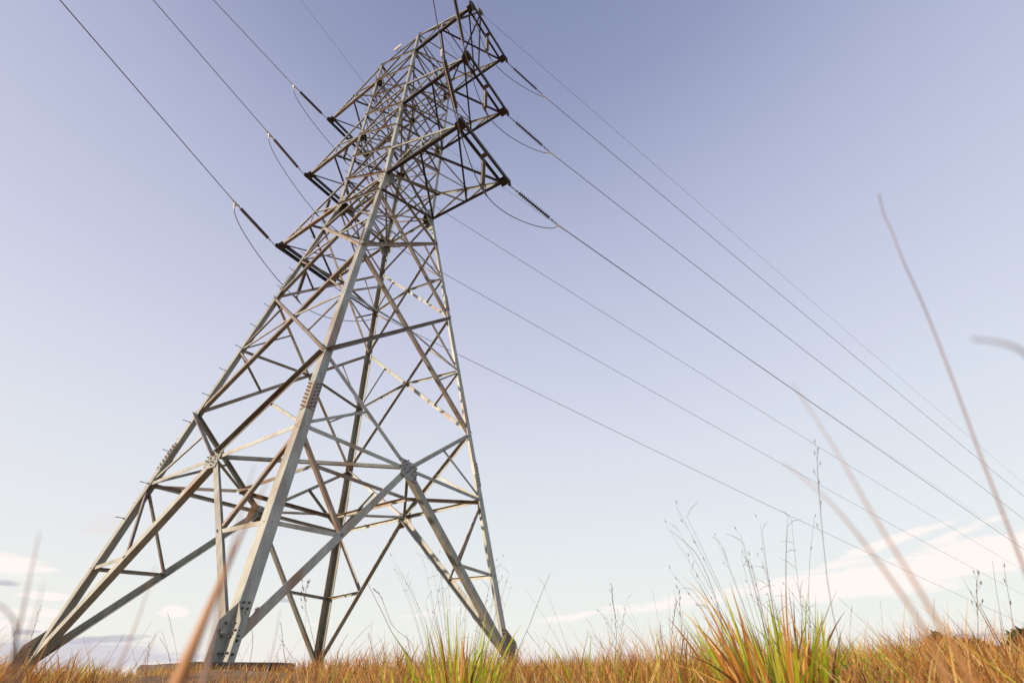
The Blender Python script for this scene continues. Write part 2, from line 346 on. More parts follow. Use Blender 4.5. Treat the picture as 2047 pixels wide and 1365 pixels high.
for p, q, n in FACES:
    g = mid(N(p, 'z1'), N(q, 'z1')); G[p + q] = g
    hd = (N(q, 'z1') - N(p, 'z1')).normalized()
    upv = (mid(N(p, 'z2'), N(q, 'z2')) - g).normalized()
    brace('foot_brace', N(p, 'b') + kk * .12, g, n, .15, .014, -1, -1, STEEL, (.12, .10), 3)
    brace('foot_brace', N(q, 'b') + kk * .12, g, n, .15, .014, -1, -1, STEEL, (.12, .10), 3)
    brace('diagonal_brace', g, N(p, 'z2'), n, .10, .01, 1 if p + q == 'AB' else -1, 1, STEEL2 if p + q == 'AB' else STEEL, (.12, .06), 2)
    brace('diagonal_brace', g, N(q, 'z2'), n, .10, .01, 1 if p + q == 'AB' else -1, 1, STEEL2 if p + q == 'AB' else STEEL, (.12, .06), 2)
    brace('horizontal_strut', N(p, 'z1'), g, n, .085, .009, -1, 1, STEEL, (.05, .1))
    brace('horizontal_strut', g, N(q, 'z1'), n, .085, .009, -1, 1, STEEL, (.1, .05))
    # bolted gusset in the middle of the face
    m = mb(); nn = hd.cross(upv).normalized(); nn = nn if nn.dot(n) > 0 else -nn
    o_ = g - nn * .012
    GS = 1.3; pts = [(-.21, -.13), (-.05, -.20), (.20, -.21), (.205, .13), (.04, .15), (-.19, .17)]
    if p + q in ('AB',): pts = [(-x, y) for x, y in pts]
    pts = [(x * GS, y * GS) for x, y in pts]; g = g + nn * .026
    m.plate([o_ + hd * x + upv * y for x, y in pts], nn, .014)
    for x, y in [(-.12, .14), (-.05, .18), (-.15, .04), (-.06, .08), (.02, .04), (.10, .07), (.17, .06), (.0, -.04), (.12, -.03), (-.05, -.10), (.06, -.12), (.14, -.16), (.12, -.22), (.17, -.10), (-.13, -.06)]:
        if p + q == 'AB': x = -x
        x *= GS; y *= GS * .8
        m.bolt(g + hd * x + upv * y + nn * .002, nn, .018, .018)
    steel('gusset_plate', m, STEEL); g = G[p + q]
    for k in (p, q):
        M1 = mid(N(k, 'b'), g, .515); M2 = mid(g, N(k, 'z2'))
        brace('redundant_brace', N(k, 'h'), M1, n, .075, .008, -1, 1, STEEL, (.05, .0), 1)
        brace('redundant_brace', N(k, 'z1'), M1, n, .075, .008, -1, -1, STEEL2, (.05, .0), 1)
        brace('redundant_brace', N(k, 'z1'), M2, n, .065, .007, -1, 1, STEEL, (.05, .0), 1)
    for l0, lm, l1, wd in (('z2', 'z3', 'z4', .105), ('z4', 'z5', 'z6', .095)):
        P0, Q0, P1, Q1 = N(p, l0), N(q, l0), N(p, l1), N(q, l1); xc = cross_pt(P0, Q1, Q0, P1)
        brace('diagonal_brace', P0, Q1, n, wd, .01, 1, 1, STEEL2 if n != vv else STEEL, (.06, .06))
        brace('diagonal_brace', Q0, P1, n, wd, .01, -1, -1, STEEL2, (.06, .06))
        for k, a, b in ((p, P0, P1), (q, Q0, Q1)):
            brace('redundant_brace', N(k, lm), xc, n, .065, .007, -1, 1, STEEL, (.05, 0), 1)
            brace('redundant_brace', N(k, lm), mid(a, xc, .52), n, .05, .006, -1, 1, STEEL2, (.05, 0), 1)
            brace('redundant_brace', N(k, lm), mid(b, xc, .48), n, .05, .006, -1, -1, STEEL2, (.05, 0), 1)
    seq = ['z6', 'w', 'z8', 'z9', 'z10', 'z11', 'z12', 'z13', 't']
    for l0, l1 in zip(seq, seq[1:]):
        wd = .075 if l0 in ('z6', 'w') else .062
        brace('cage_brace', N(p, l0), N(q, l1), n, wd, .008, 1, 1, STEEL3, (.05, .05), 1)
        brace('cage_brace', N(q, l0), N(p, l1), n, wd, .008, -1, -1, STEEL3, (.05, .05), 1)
    for l in ('w', 'z8', 'z10', 'z11', 'z13', 't'):
        brace('horizontal_strut', N(p, l), N(q, l), n, .08 if l == 'w' else .065, .008, -1, 1, STEEL, (.04, .04), 2)
    # gussets where the arms join
    for l, s_ in (('w', 1.3), ('z10', .8), ('z13', .75)):
        for k, d in ((p, 1), (q, -1)):
            c = N(k, l); upk = (N(k, LV[l] + .5) - N(k, LV[l] - .5)).normalized(); h_ = (N(q, l) - N(p, l)).normalized() * d
            m = mb(); o_ = c + n * .006
            pp = [(0, -.42), (.16, -.40), (.34, -.12), (.34, .10), (.18, .34), (0, .42)]
            m.plate([o_ + h_ * x * s_ + upk * y * s_ for x, y in pp], n, .012)
            for x, y in [(.05, -.3), (.11, -.22), (.05, -.14), (.12, -.06), (.05, .02), (.12, .1), (.05, .18), (.1, .26), (.22, -.1), (.27, -.02), (.21, .05), (.2, -.22), (.28, .08)]:
                m.bolt(o_ + n * .012 + h_ * x * s_ + upk * y * s_, n, .016, .02)
            steel('arm_gusset', m, STEEL)
for l in ('w', 'z10', 'z13'):
    for k in 'ABCD':
        su, sv = SG[k]; c = N(k, l) - kk * .035 - uu * su * .03 - vv * sv * .03; m = mb(); q_ = .42 if l == 'w' else .34
        m.plate([c, c - uu * su * q_, c - uu * su * q_ * .8 - vv * sv * q_ * .45, c - uu * su * q_ * .45 - vv * sv * q_ * .8, c - vv * sv * q_], kk, .014)
        steel('joint_plate', m, DARK)
# plan bracing inside at the first strut level
def plan(name, P, Q, wd=.07, mat=STEEL2): 
    P, Q = V3(P), V3(Q); ax = (Q - P).normalized(); s_ = kk.cross(ax).normalized(); m = mb()
    m.angle(P - s_ * wd / 2 + ax * .04, Q - s_ * wd / 2 - ax * .04, s_, -kk if mat is STEEL2 else kk, wd, .008)
    return steel(name, m, mat)
R_ = [G['AB'], G['AC'], G['CD'], G['BD']]
R_ = [g - (g - T(0, 0, LV['z1'])).normalized() * .03 for g in R_]; ms = [mid(R_[i], R_[(i + 1) % 4]) for i in range(4)]
for i in range(4):
    plan('plan_brace', R_[i], R_[(i + 1) % 4], .075, STEEL)
    plan('plan_brace', ms[i] - kk * .012, ms[(i + 1) % 4] - kk * .012, .09, STEEL2)
for m_, k in zip(ms, 'ACDB'): plan('plan_brace', N(k, 'z1') - kk * .02, m_ - kk * .02, .08, STEEL2)
for l in ('w', 'z10', 'z13'):
    plan('plan_brace', N('A', l) - kk * .03, N('D', l) - kk * .03, .07, STEEL2); plan('plan_brace', N('B', l) - kk * .05, N('C', l) - kk * .05, .07, STEEL2)
    for sgn in (1, -1):
        pass

# crossarms
ARMU, ARMV, ARMDZ = 4.976, 1.40, -0.20
TIPS = {}
arm_words = {('w', 1): 'lowest right crossarm', ('z10', 1): 'middle right crossarm', ('z13', 1): 'topmost right crossarm', ('w', -1): 'lowest left crossarm', ('z10', -1): 'middle left crossarm', ('z13', -1): 'topmost left crossarm'}
def member(m, P, Q, a, b, wd, th=.009): m.angle(P, Q, a, b, wd, th)
for l, lu in (('w', 'z8'), ('z10', 'z11'), ('z13', 't')):
    for s_ in (1, -1):
        m = mb(); zt = LV[l] + ARMDZ; arm = None
        UJ = ARMU - .2
        lo = {}; hi = {}
        for t_, (kp) in ((-1, 'A' if s_ > 0 else 'B'), (1, 'C' if s_ > 0 else 'D')):
            root = N(kp, l); rootu = N(kp, lu); tip = T(s_ * UJ, t_ * (ARMV - .02), zt)
            lo[t_] = (root, tip); hi[t_] = (rootu, tip + kk * .08)
        m = mb()
        for t_ in (-1, 1): member(m, lo[t_][0] + vv * t_ * .004, lo[t_][1], -vv * t_, kk, .12, .012)
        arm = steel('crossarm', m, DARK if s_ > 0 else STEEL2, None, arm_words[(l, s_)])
        for t_ in (-1, 1):
            m = mb(); member(m, hi[t_][0], hi[t_][1], -vv * t_, -kk, .085, .009); steel('upper_chord', m, STEEL, arm)
            A_ = mid(*lo[t_], .50); B_ = mid(*hi[t_], .50); A2 = mid(*lo[t_], .77); B2 = mid(*hi[t_], .77)
            for a, b, wd in ((A_, B_, .06), (A2, B2, .05), (lo[t_][0], B_, .055), (A_, B2, .05), (A2, hi[t_][1] - (hi[t_][1] - hi[t_][0]) * .06, .045)):
                m = mb(); ax = (b - a).normalized(); sd_ = vv.cross(ax).normalized()
                m.angle(a - vv * t_ * .012 - sd_ * wd / 2, b - vv * t_ * .012 - sd_ * wd / 2, sd_, -vv * t_, wd, .007)
                steel('web_brace', m, STEEL, arm)
        Am, Cm = mid(*lo[-1], .5), mid(*lo[1], .5)
        for a, b, mat in ((Am, lo[1][1], DARK), (Am, lo[1][0], DARK), (Cm, lo[-1][1], DARK), (Cm, lo[-1][0], STEEL)):
            m = mb(); a = a + kk * .02; b = b + kk * .02; ax = (b - a).normalized(); sd_ = kk.cross(ax)
            m.angle(a - sd_ * .035, b - sd_ * .035, sd_, kk, .07, .008); steel('plan_brace', m, mat, arm)
        Bm, Dm = mid(*hi[-1], .5), mid(*hi[1], .5)
        for a, b in ((Bm, Dm), (hi[-1][0], Dm)):
            m = mb(); ax = (b - a).normalized(); sd_ = kk.cross(ax).normalized(); m.angle(a - sd_ * .03 - kk * .01, b - sd_ * .03 - kk * .01, sd_, -kk, .055, .007); steel('plan_brace', m, STEEL2, arm)
        # double end beam, tied by plates at both ends
        zb = zt + .02
        m = mb(); m.channel(T(s_ * (ARMU + .07), -ARMV - .12, zb), T(s_ * (ARMU + .07), ARMV + .12, zb), kk, -uu * s_, .17, .07, .01)
        for t_ in (-1, 1):
            for f in (.0, .09):
                m.bolt(T(s_ * (ARMU + .07), t_ * (ARMV + .03 - f), zb + .04), uu * s_, .016, .02); m.bolt(T(s_ * (ARMU + .07), t_ * (ARMV + .03 - f), zb - .04), uu * s_, .016, .02)
        steel('end_beam', m, DARK, arm)
        m = mb(); m.channel(T(s_ * (ARMU - .27), -ARMV - .05, zb), T(s_ * (ARMU - .27), ARMV + .05, zb), kk, uu * s_, .15, .07, .01); steel('end_beam', m, DARK, arm)
        for t_ in (-1, 1):
            m = mb(); m.box(T(s_ * (ARMU - .262), t_ * (ARMV - .08), zb - .095), T(s_ * (ARMU + .062), t_ * (ARMV - .08), zb - .095), vv, None, .26, .014)
            m.box(T(s_ * (ARMU - .262), t_ * (ARMV - .08), zb + .095), T(s_ * (ARMU + .062), t_ * (ARMV - .08), zb + .095), vv, None, .26, .014)
            c = T(s_ * (ARMU - .05), t_ * (ARMV + .08), zb - .10); m.plate([c, c + uu * .12, c + uu * .1 + vv * t_ * .1, c + uu * .02 + vv * t_ * .1], kk, .016)
            steel('tip_plate', m, DARK, arm)
            TIPS[(l, s_, t_)] = T(s_ * (ARMU + 0.0), t_ * (ARMV + .16), zb - .09)
        # little bracket that carries the jumper insulator
        m = mb(); m.box(T(s_ * (ARMU - .26), 0, zb - .085), T(s_ * (ARMU + .06), 0, zb - .085), vv, None, .16, .03)
        m.plate([T(s_ * (ARMU - .1) - .06, 0, zb - .1), T(s_ * (ARMU - .1) + .06, 0, zb - .1), T(s_ * (ARMU - .1) + .03, 0, zb - .2), T(s_ * (ARMU - .1) - .03, 0, zb - .2)], vv, .014)
        steel('hanger_bracket', m, FIT, arm); TIPS[(l, s_, 0)] = T(s_ * (ARMU - .1), 0.007, zb - .19)

# earth wire horns above the topmost arms
HORN = {}
for s_ in (1, -1):
    ap = T(s_ * 4.173, .25, 29.69); HORN[s_] = ap; m = mb()
    feet = [T(s_ * 1.38, -1.38, LV['t']), T(s_ * 1.38, 1.38, LV['t']), T(s_ * 3.3, -1.39, LV['z13'] + .62), T(s_ * 3.3, 1.39, LV['z13'] + .62)]
    for i, f in enumerate(feet):
        ax = (ap - f).normalized(); a = (T(s_ * 3, 0, 27) - f); a = (a - ax * a.dot(ax)).normalized(); m.angle(f, ap - ax * .03, a, ax.cross(a) * (1 if i % 2 else -1), .065, .008)
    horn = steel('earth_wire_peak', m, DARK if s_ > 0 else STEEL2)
    for f in (.3, .55, .78):
        q = [mid(a, ap, f) for a in (feet[0], feet[1], feet[3], feet[2])]
        for i in range(4):
            m = mb(); m.box(q[i], q[(i + 1) % 4], kk, None, .045, .008); steel('lacing_bar', m, STEEL2, horn)
    m = mb(); m.box(ap - kk * .16, ap + kk * .06, uu, None, .2, .05); m.box(ap - vv * .2 - kk * .05, ap + vv * .2 - kk * .05, kk, None, .1, .1)
    steel('peak_plate', m, STEEL, horn)
# small cream plate on the tower head
c = mid(N('A', 't'), N('B', 't'), .50) - vv * .12 + kk * .12
m = mb(); m.box(c - uu * .26, c + uu * .26, kk, None, .19, .05); m.box(c - uu * .1, c - uu * .1 + vv * .14 - kk * .1, kk, None, .03, .03); m.box(c + uu * .1, c + uu * .1 + vv * .14 - kk * .1, kk, None, .03, .03)
steel('marker_plate', m, PLATE, None, 'cream coloured plate on the tower head')

# concrete footings
foot_l = {'A': 'dark weathered concrete footing under the nearest tower leg', 'B': 'concrete footing under the far left tower leg', 'C': 'concrete footing under the right hand tower leg', 'D': 'concrete footing under the rear tower leg'}
for k in 'ABCD':
    c = N(k, LV['b']); size = .66 if k == 'A' else .55; m = MB(c)
    h0 = -.55; prof = [(size, h0), (size, -.02), (size - .02, 0)]
    vs = []
    NSEG = 6
    for r_, zz2 in prof:
        for sx, sy, ex, ey in ((-1, -1, 1, -1), (1, -1, 1, 1), (1, 1, -1, 1), (-1, 1, -1, -1)):
            for i in range(NSEG):
                f = i / NSEG; x = (sx + (ex - sx) * f) * r_ ; y = (sy + (ey - sy) * f) * r_
                j = random.uniform(-.012, .012); vs.append(c + uu * (x + j) + vv * (y + j) + kk * (zz2 + random.uniform(-.008, .003)))
    n = 4 * NSEG
    fs = [(a * n + i, a * n + (i + 1) % n, (a + 1) * n + (i + 1) % n, (a + 1) * n + i) for a in range(2) for i in range(n)] + [tuple(range(2 * n, 3 * n))]
    m.add(vs, fs); o = m.build('concrete_footing', CONC); tag(o, foot_l[k], 'footing', 'concrete footings of the tower')

# ------------------------------------------------------------------ insulators, conductors
def chain_link(m, c, ax, side, L=.07, r=.008):
    m.ring(c, ax, side, L * .32, r, 12, 1.7)
def string_insulator(P, d, L, label, ndisc=16, ins=1.55, R=.092):
    d = d.normalized(); side = d.orthogonal().normalized(); s2 = d.cross(side)
    root = empty('insulator_string', P, label, 'insulator', 'strain insulator strings at the crossarm tips')
    m = MB(P); p = 0.0
    for i in range(3): chain_link(m, P + d * (.045 + .075 * i), d, side if i % 2 else s2, .09, .009)
    m.cyl(P + d * .24, P + d * .43, .016, 8); m.lathe(P + d * .30, d, [(0, .015), (.01, .04), (.05, .04), (.06, .015)], 8)
    m.build('link_chain', FIT, root)
    m = MB(P); s0 = .42; pitch = ins / ndisc; prof = [(0, .02)]
    for i in range(ndisc):
        z0 = i * pitch; prof += [(z0 + .01, .035), (z0 + pitch * .38, .04), (z0 + pitch * .46, R), (z0 + pitch * .56, R), (z0 + pitch * .66, R * .55), (z0 + pitch * .9, .03)]
    prof += [(ins, .02)]
    m.lathe(P + d * s0, d, prof, 14); m.build('disc_stack', PORC, root, True)
    m = MB(P); e = s0 + ins
    m.cyl(P + d * e, P + d * (L - .02), .014, 8)
    for q in (.08, .14, .26): m.lathe(P + d * (e + q), d, [(0, .014), (.012, .045), (.03, .045), (.04, .014)], 8)
    chain_link(m, P + d * (e + .36), d, side, .09, .009); m.build('end_fitting', FIT, root)
    return root, P + d * L
def deadend(P, d, dn, label):
    d = d.normalized(); m = MB(P)
    m.cyl(P - d * .1, P + d * .42, .028, 10, .020); m.cyl(P + dn * .0, P + dn * .30, .030, 10, .022)
    s_ = d.cross(dn).normalized(); m.plate([P + d * .07, P - d * .09, P - d * .07 + dn * .13, P + d * .04 + dn * .15], s_, .03)
    for a, b in ((.02, .04), (-.03, .06), (.0, .10)): m.bolt(P + d * a + dn * b + s_ * .03, s_, .013, .02)
    o = m.build('dead_end_clamp', CLAMP); return tag(o, label, 'clamp', 'dead end clamps on the conductors')
def dirv(az, sl): return (uu * math.sin(az) + vv * math.cos(az) + kk * sl)
def wire(name, P, az, sl, cv, Lmax, r, label, group):
    pts = []; l = 0
    while l < Lmax:
        pts.append(P + (uu * math.sin(az) + vv * math.cos(az)) * l + kk * (sl * l + cv * l * l)); l += max(.5, l * .05)
    m = MB(P); m.tube(pts, r, 6); o = m.build(name, WIRE, None, True); return tag(o, label, 'power line' if name == 'conductor' else 'earth wire', group)
lev = {'w': 'lowest', 'z10': 'middle', 'z13': 'topmost'}
CL = {}
nearL = {'w': (2.79, -.075, 2.47, 2.725, -.08), 'z10': (2.85, -.13, 2.45, 2.86, -.115), 'z13': (2.89, -.40, 2.43, 3.0, -.15)}
FAR_AZ, FAR_SS, FAR_L, FAR_WS, FAR_CV = .3584, -.2839, 2.427, -.11846, .000161
for l in ('w', 'z10', 'z13'):
    for s_ in (1, -1):
        sw = 'right' if s_ > 0 else 'left'
        fitP = T(s_ * 4.976, ARMV + .06, LV[l] - .262)
        P = TIPS[(l, s_, 1)]; endp = fitP + dirv(FAR_AZ, FAR_SS) * FAR_L; d = endp - P
        r_, e = string_insulator(P, d, d.length, f'brown disc insulator string stretching away behind the {lev[l]} {sw} crossarm', 16)
        deadend(e, dirv(FAR_AZ, FAR_WS), -(kk * .8 + dirv(FAR_AZ, 0) * .6).normalized(), f'pale clamp ending the far insulator string of the {lev[l]} {sw} crossarm')
        wire('conductor', e, FAR_AZ, FAR_WS, FAR_CV, 330, .0145, f'black conductor running away to the right horizon from the {lev[l]} {sw} crossarm', 'conductors of the far span')
        CL[(l, s_, 1)] = e
        a_, ss, L_, aw, ws = nearL[l] if s_ < 0 else (2.684, -.222, 2.43, 2.612, -.12)
        fitP = T(s_ * 4.976, -ARMV - .06, LV[l] - .262)
        P = TIPS[(l, s_, -1)]; endp = fitP + dirv(a_, ss) * L_; d = endp - P
        r_, e = string_insulator(P, d, d.length, f'brown insulator string reaching towards the camera from the {lev[l]} {sw} crossarm', 26, 1.66, .072)
        deadend(e, dirv(aw, ws), (-kk * .85 + dirv(aw, 0) * -.25).normalized(), f'pale clamp ending the near insulator string of the {lev[l]} {sw} crossarm')
        wire('conductor', e, aw, ws, .0003, 150, .0145, f'dark conductor leaving the top of the frame from the {lev[l]} {sw} crossarm', 'conductors of the near span')
        CL[(l, s_, -1)] = e
        # vertical insulator that steadies the jumper
        P = TIPS[(l, s_, 0)]; root = empty('jumper_insulator', P, f'short vertical brown ribbed insulator hanging from the {lev[l]} {sw} crossarm', 'insulator', 'vertical insulators steadying the jumpers')
        m = MB(P); 
        for i in range(2): chain_link(m, P - kk * (.04 + .07 * i), -kk, uu if i % 2 else vv, .085, .009)
        m.cyl(P - kk * .15, P - kk * .28, .016, 8); m.build('link_chain', FIT, root)
        m = MB(P); prof = [(0, .02)]
        for i in range(17): prof += [(i * .078 + .012, .042), (i * .078 + .03, .078), (i * .078 + .045, .078), (i * .078 + .065, .042)]
        prof += [(17 * .078, .02)]
        m.lathe(P - kk * .27, -kk, prof, 14); m.build('disc_stack', PORC, root, True)
        bot = P - kk * 1.80; m = MB(P); m.cyl(P - kk * 1.58, bot + kk * .02, .016, 8); m.lathe(P - kk * 1.68, -kk, [(0, .015), (.01, .045), (.04, .045), (.05, .015)], 8)
        m.build('end_fitting', FIT, root)
        m = MB(bot)
        j0, j1 = CL[(l, s_, -1)] + (-kk * .85 + dirv(aw, 0) * -.25).normalized() * .28, CL[(l, s_, 1)] - (kk * .8 + dirv(FAR_AZ, 0) * .6).normalized() * .28
        tan = (vv - uu * .0)
        def hermite(p0, t0, p1, t1, n=22):
            out = []
            for i in range(n + 1):
                t = i / n; h = (2 * t**3 - 3 * t**2 + 1, t**3 - 2 * t**2 + t, -2 * t**3 + 3 * t**2, t**3 - t**2)
                out.append(p0 * h[0] + t0 * h[1] + p1 * h[2] + t1 * h[3])
            return out
        k1 = hermite(j0, -kk * 2.3 + vv * .7, bot, vv * 2.6 + kk * -.25 * 1)
        k2 = hermite(bot, vv * 2.6 - kk * 2.1, j1, vv * 1.7 + kk * 2.5)
        m.tube(k1 + k2[1:], .016, 6)
        i0 = len(k1) - 1; allp = k1 + k2[1:]
        m.tube(allp[i0 - 2:i0 + 3], [.018, .035, .045, .035, .018], 8)
        o = m.build('jumper_cable', WIRE, None, True); tag(o, f'slack looping jumper cable slung beneath the {lev[l]} {sw} crossarm', 'cable', 'jumper cables under the crossarms')
for s_ in (1, -1):
    sw = 'right' if s_ > 0 else 'left'
    wire('earth_wire', HORN[s_] - kk * .05 + vv * .2, FAR_AZ, -.1189, .000161, 330, .008, f'thinnest wire running away to the right horizon from the {sw} peak of the tower head', 'earth wires')
    wire('earth_wire', HORN[s_] - kk * .05 - vv * .2, 2.64 if s_ > 0 else 3.02, -.06, .0003, 150, .008, f'thin wire leaving the top of the frame from the {sw} peak of the tower head', 'earth wires')

# ------------------------------------------------------------------ grass
STRAW = np.array([(.60, .33, .07), (.54, .25, .05), (.70, .46, .15), (.34, .15, .04), (.58, .29, .06), (.72, .54, .24), (.22, .09, .03), (.50, .20, .04), (.44, .20, .05)])
GREEN = np.array([(.42, .64, .02), (.56, .68, .04), (.32, .54, .02), (.62, .64, .06)])
def blades(name, x, y, z, h, wid, lean, laz, curl, colr, seg=4, mat=GRASS, tipfade=True, loc=V3((0, 0, 0)), yaw=None):
    n = len(x); yaw = rng.uniform(0, math.pi, n) if yaw is None else yaw
    t = np.linspace(0, 1, seg + 1)
    lx, ly = np.sin(laz), np.cos(laz); wx, wy = np.cos(yaw), np.sin(yaw)
    hor = (lean[:, None] * t + curl[:, None] * t ** 2.5) * h[:, None]
    ver = h[:, None] * (t - .28 * (curl[:, None]) * t ** 3)
    cxp = x[:, None] + lx[:, None] * hor; cyp = y[:, None] + ly[:, None] * hor; czp = z[:, None] + ver
    prof = np.minimum(.55 + t * 2.2, 1) * (1 - t ** 2.2) + .02
    ww = wid[:, None] * prof / 2
    V = np.empty((n, seg + 1, 2, 3), np.float32)
    for s_, q in ((-1, 0), (1, 1)):
        V[:, :, q, 0] = cxp + s_ * ww * wx[:, None]; V[:, :, q, 1] = cyp + s_ * ww * wy[:, None]; V[:, :, q, 2] = czp
    V = V - np.array(loc, np.float32)
    base = (np.arange(n) * (seg + 1) * 2)[:, None] + (np.arange(seg) * 2)[None, :]
    F = np.stack([base, base + 1, base + 3, base + 2], -1).reshape(-1, 4)
    me = bpy.data.meshes.new(name); nv = n * (seg + 1) * 2; nf = len(F)
    me.vertices.add(nv); me.vertices.foreach_set('co', V.reshape(-1))
    me.loops.add(nf * 4); me.loops.foreach_set('vertex_index', F.reshape(-1).astype(np.int32))
    me.polygons.add(nf); me.polygons.foreach_set('loop_start', (np.arange(nf) * 4).astype(np.int32)); me.polygons.foreach_set('loop_total', np.full(nf, 4, np.int32))
    me.update(calc_edges=True)
    c = np.ones((n, seg + 1, 2, 4), np.float32); c[..., :3] = colr[:, None, None, :]
    at_ = me.color_attributes.new('tint', 'FLOAT_COLOR', 'POINT'); at_.data.foreach_set('color', c.reshape(-1))
    me.materials.append(mat); me.polygons.foreach_set('use_smooth', [True] * nf)
    o = bpy.data.objects.new(name, me); col.objects.link(o); o.location = loc; return o
def straw(n, green=.04):
    c = STRAW[rng.integers(0, len(STRAW), n)] * rng.uniform(.75, 1.25, (n, 1))
    g = rng.random(n) < green; c[g] = GREEN[rng.integers(0, len(GREEN), g.sum())] * rng.uniform(.8, 1.1, (g.sum(), 1)); return c
def clump(x, y, s=1.0): return np.clip(.5 + .6 * hnoise(x * s + 3, y * s - 2), 0, 1)
def footing_mask(x, y):
    k = np.ones(len(x), bool)
    for q in 'ABCD':
        c = N(q, LV['b']); s_ = .60 if q == 'A' else .5
        du = (x - c.x) * uu.x + (y - c.y) * uu.y; dv = (x - c.x) * vv.x + (y - c.y) * vv.y
        k &= ~((abs(du) < s_) & (abs(dv) < s_))
    return k
def scatter(n, r0, r1, a0, a1, pw=1.0):
    r = (rng.random(n) ** pw) * (r1 - r0) + r0; a = np.radians(rng.uniform(a0, a1, n)); return r * np.sin(a), r * np.cos(a), r
X_, Y_, H_, W_, C_ = [], [], [], [], []
for (n, r0, r1, h0, h1, w0) in ((2600, .75, 1.7, .28, .42, .006), (17000, 1.7, 4.5, .20, .50, .006), (46000, 4.5, 11, .16, .40, .007), (34000, 11, 26, .18, .42, .008), (22000, 26, 75, .25, .6, .02)):
    x, y, r = scatter(n, r0, r1, -68, 68, .8)
    az_ = np.degrees(np.arctan2(x, y)); k = footing_mask(x, y) & ((r > 1.7) | (az_ < -20) | (az_ > 43)); cl = clump(x, y, .9 if r0 < 11 else .4); k &= rng.random(n) < (.12 + 1.1 * cl)
    x, y, r, cl = x[k], y[k], r[k], cl[k]; nn = len(x)
    h = (h0 + (h1 - h0) * cl ** 1.5 * rng.uniform(.3, 1.25, nn)) * rng.uniform(.6, 1.15, nn)
    hs = np.clip((np.degrees(np.arctan2(x, y)) + 5) / 25, 0, 1); h *= (.84 + .12 * hs); aa_ = np.degrees(np.arctan2(x, y)); h *= 1 - .50 * np.exp(-((aa_ + 29) / 8.5) ** 4) * ((r > 2.2) & (r < 7.2))
    X_.append(x); Y_.append(y); H_.append(h); W_.append(w0 * rng.uniform(.6, 1.4, nn)); 
    gz = clump(x * .7 + 9, y * .7, .8) > .75; c = straw(nn, .03); g2 = gz & (rng.random(nn) < .3); c[g2] = GREEN[rng.integers(0, 4, g2.sum())]; C_.append(c)
x, y, h, wd, c = (np.concatenate(q) for q in (X_, Y_, H_, W_, C_)); n = len(x)
o = blades('dry_grass', x, y, ground_z(x, y) - .01, h, wd, rng.uniform(0, .45, n), rng.uniform(0, 6.28, n), rng.uniform(0, .45, n), c)
o['kind'] = 'stuff'; o['label'] = 'orange brown dry grass covering the field around the tower'; o['category'] = 'grass'

# thin seeded stalks standing over the field
def stalk_mesh(m, pts, r0, r1, seeds=0, spread=.01, seedlen=.012, cols=None):
    spread *= .7
    k = len(pts); m.tube(pts, [r0 + (r1 - r0) * i / (k - 1) for i in range(k)], 4)
    for i in range(seeds):
        f = 1 - (i / max(1, seeds)) * .35; q = f * (k - 1); a = int(min(k - 2, q)); p = V3(pts[a]).lerp(V3(pts[a + 1]), q - a)
        tz = (V3(pts[a + 1]) - V3(pts[a])).normalized(); d = (tz * 1.5 + V3((random.uniform(-1, 1), random.uniform(-1, 1), random.uniform(-.3, .5)))).normalized()
        e = p + d * spread * random.uniform(.5, 1.5)
        m.tube([p, e], r1 * .6, 3); m.lathe(e, (d + tz).normalized(), [(0, .0005), (seedlen * .4, seedlen * .13), (seedlen * 1.1, .0004)], 5)
DRY = noise_mat('dry_stalk', (.20, .12, .06), (.33, .21, .11), 20, .8)
DRYD = noise_mat('dark_seed_stalk', (.09, .06, .04), (.17, .11, .07), 20, .8)
def curve_pts(x, y, h, lx, ly, bend, n=8):
    z0 = float(ground_z(x, y)); out = []
    for i in range(n + 1):
        t = i / n; out.append(V3((x + lx * h * (t * .4 + bend * t * t), y + ly * h * (t * .4 + bend * t * t), z0 + h * t * (1 - .15 * bend * t))))
    return out
m = MB()
for i in range(170):
    a = math.radians(random.uniform(-60, 60)); r = random.uniform(3.2, 16); x, y = r * math.sin(a), r * math.cos(a)
    if not footing_mask(np.array([x]), np.array([y]))[0]: continue
    h = random.uniform(.30, .52) * (1.15 if a > .05 else .9) * (1 + r * .02); th = random.uniform(0, 6.28)
    stalk_mesh(m, curve_pts(x, y, h, math.cos(th), math.sin(th), random.uniform(0, .35)), .0012, .0005 + r * .00005, random.choice((0, 0, 5, 9, 14)), .012, .011)
o = m.build('seeded_stalks', DRY); o['kind'] = 'stuff'; o['label'] = 'thin dry seeded stalks rising over the dry grass'; o['category'] = 'grass'

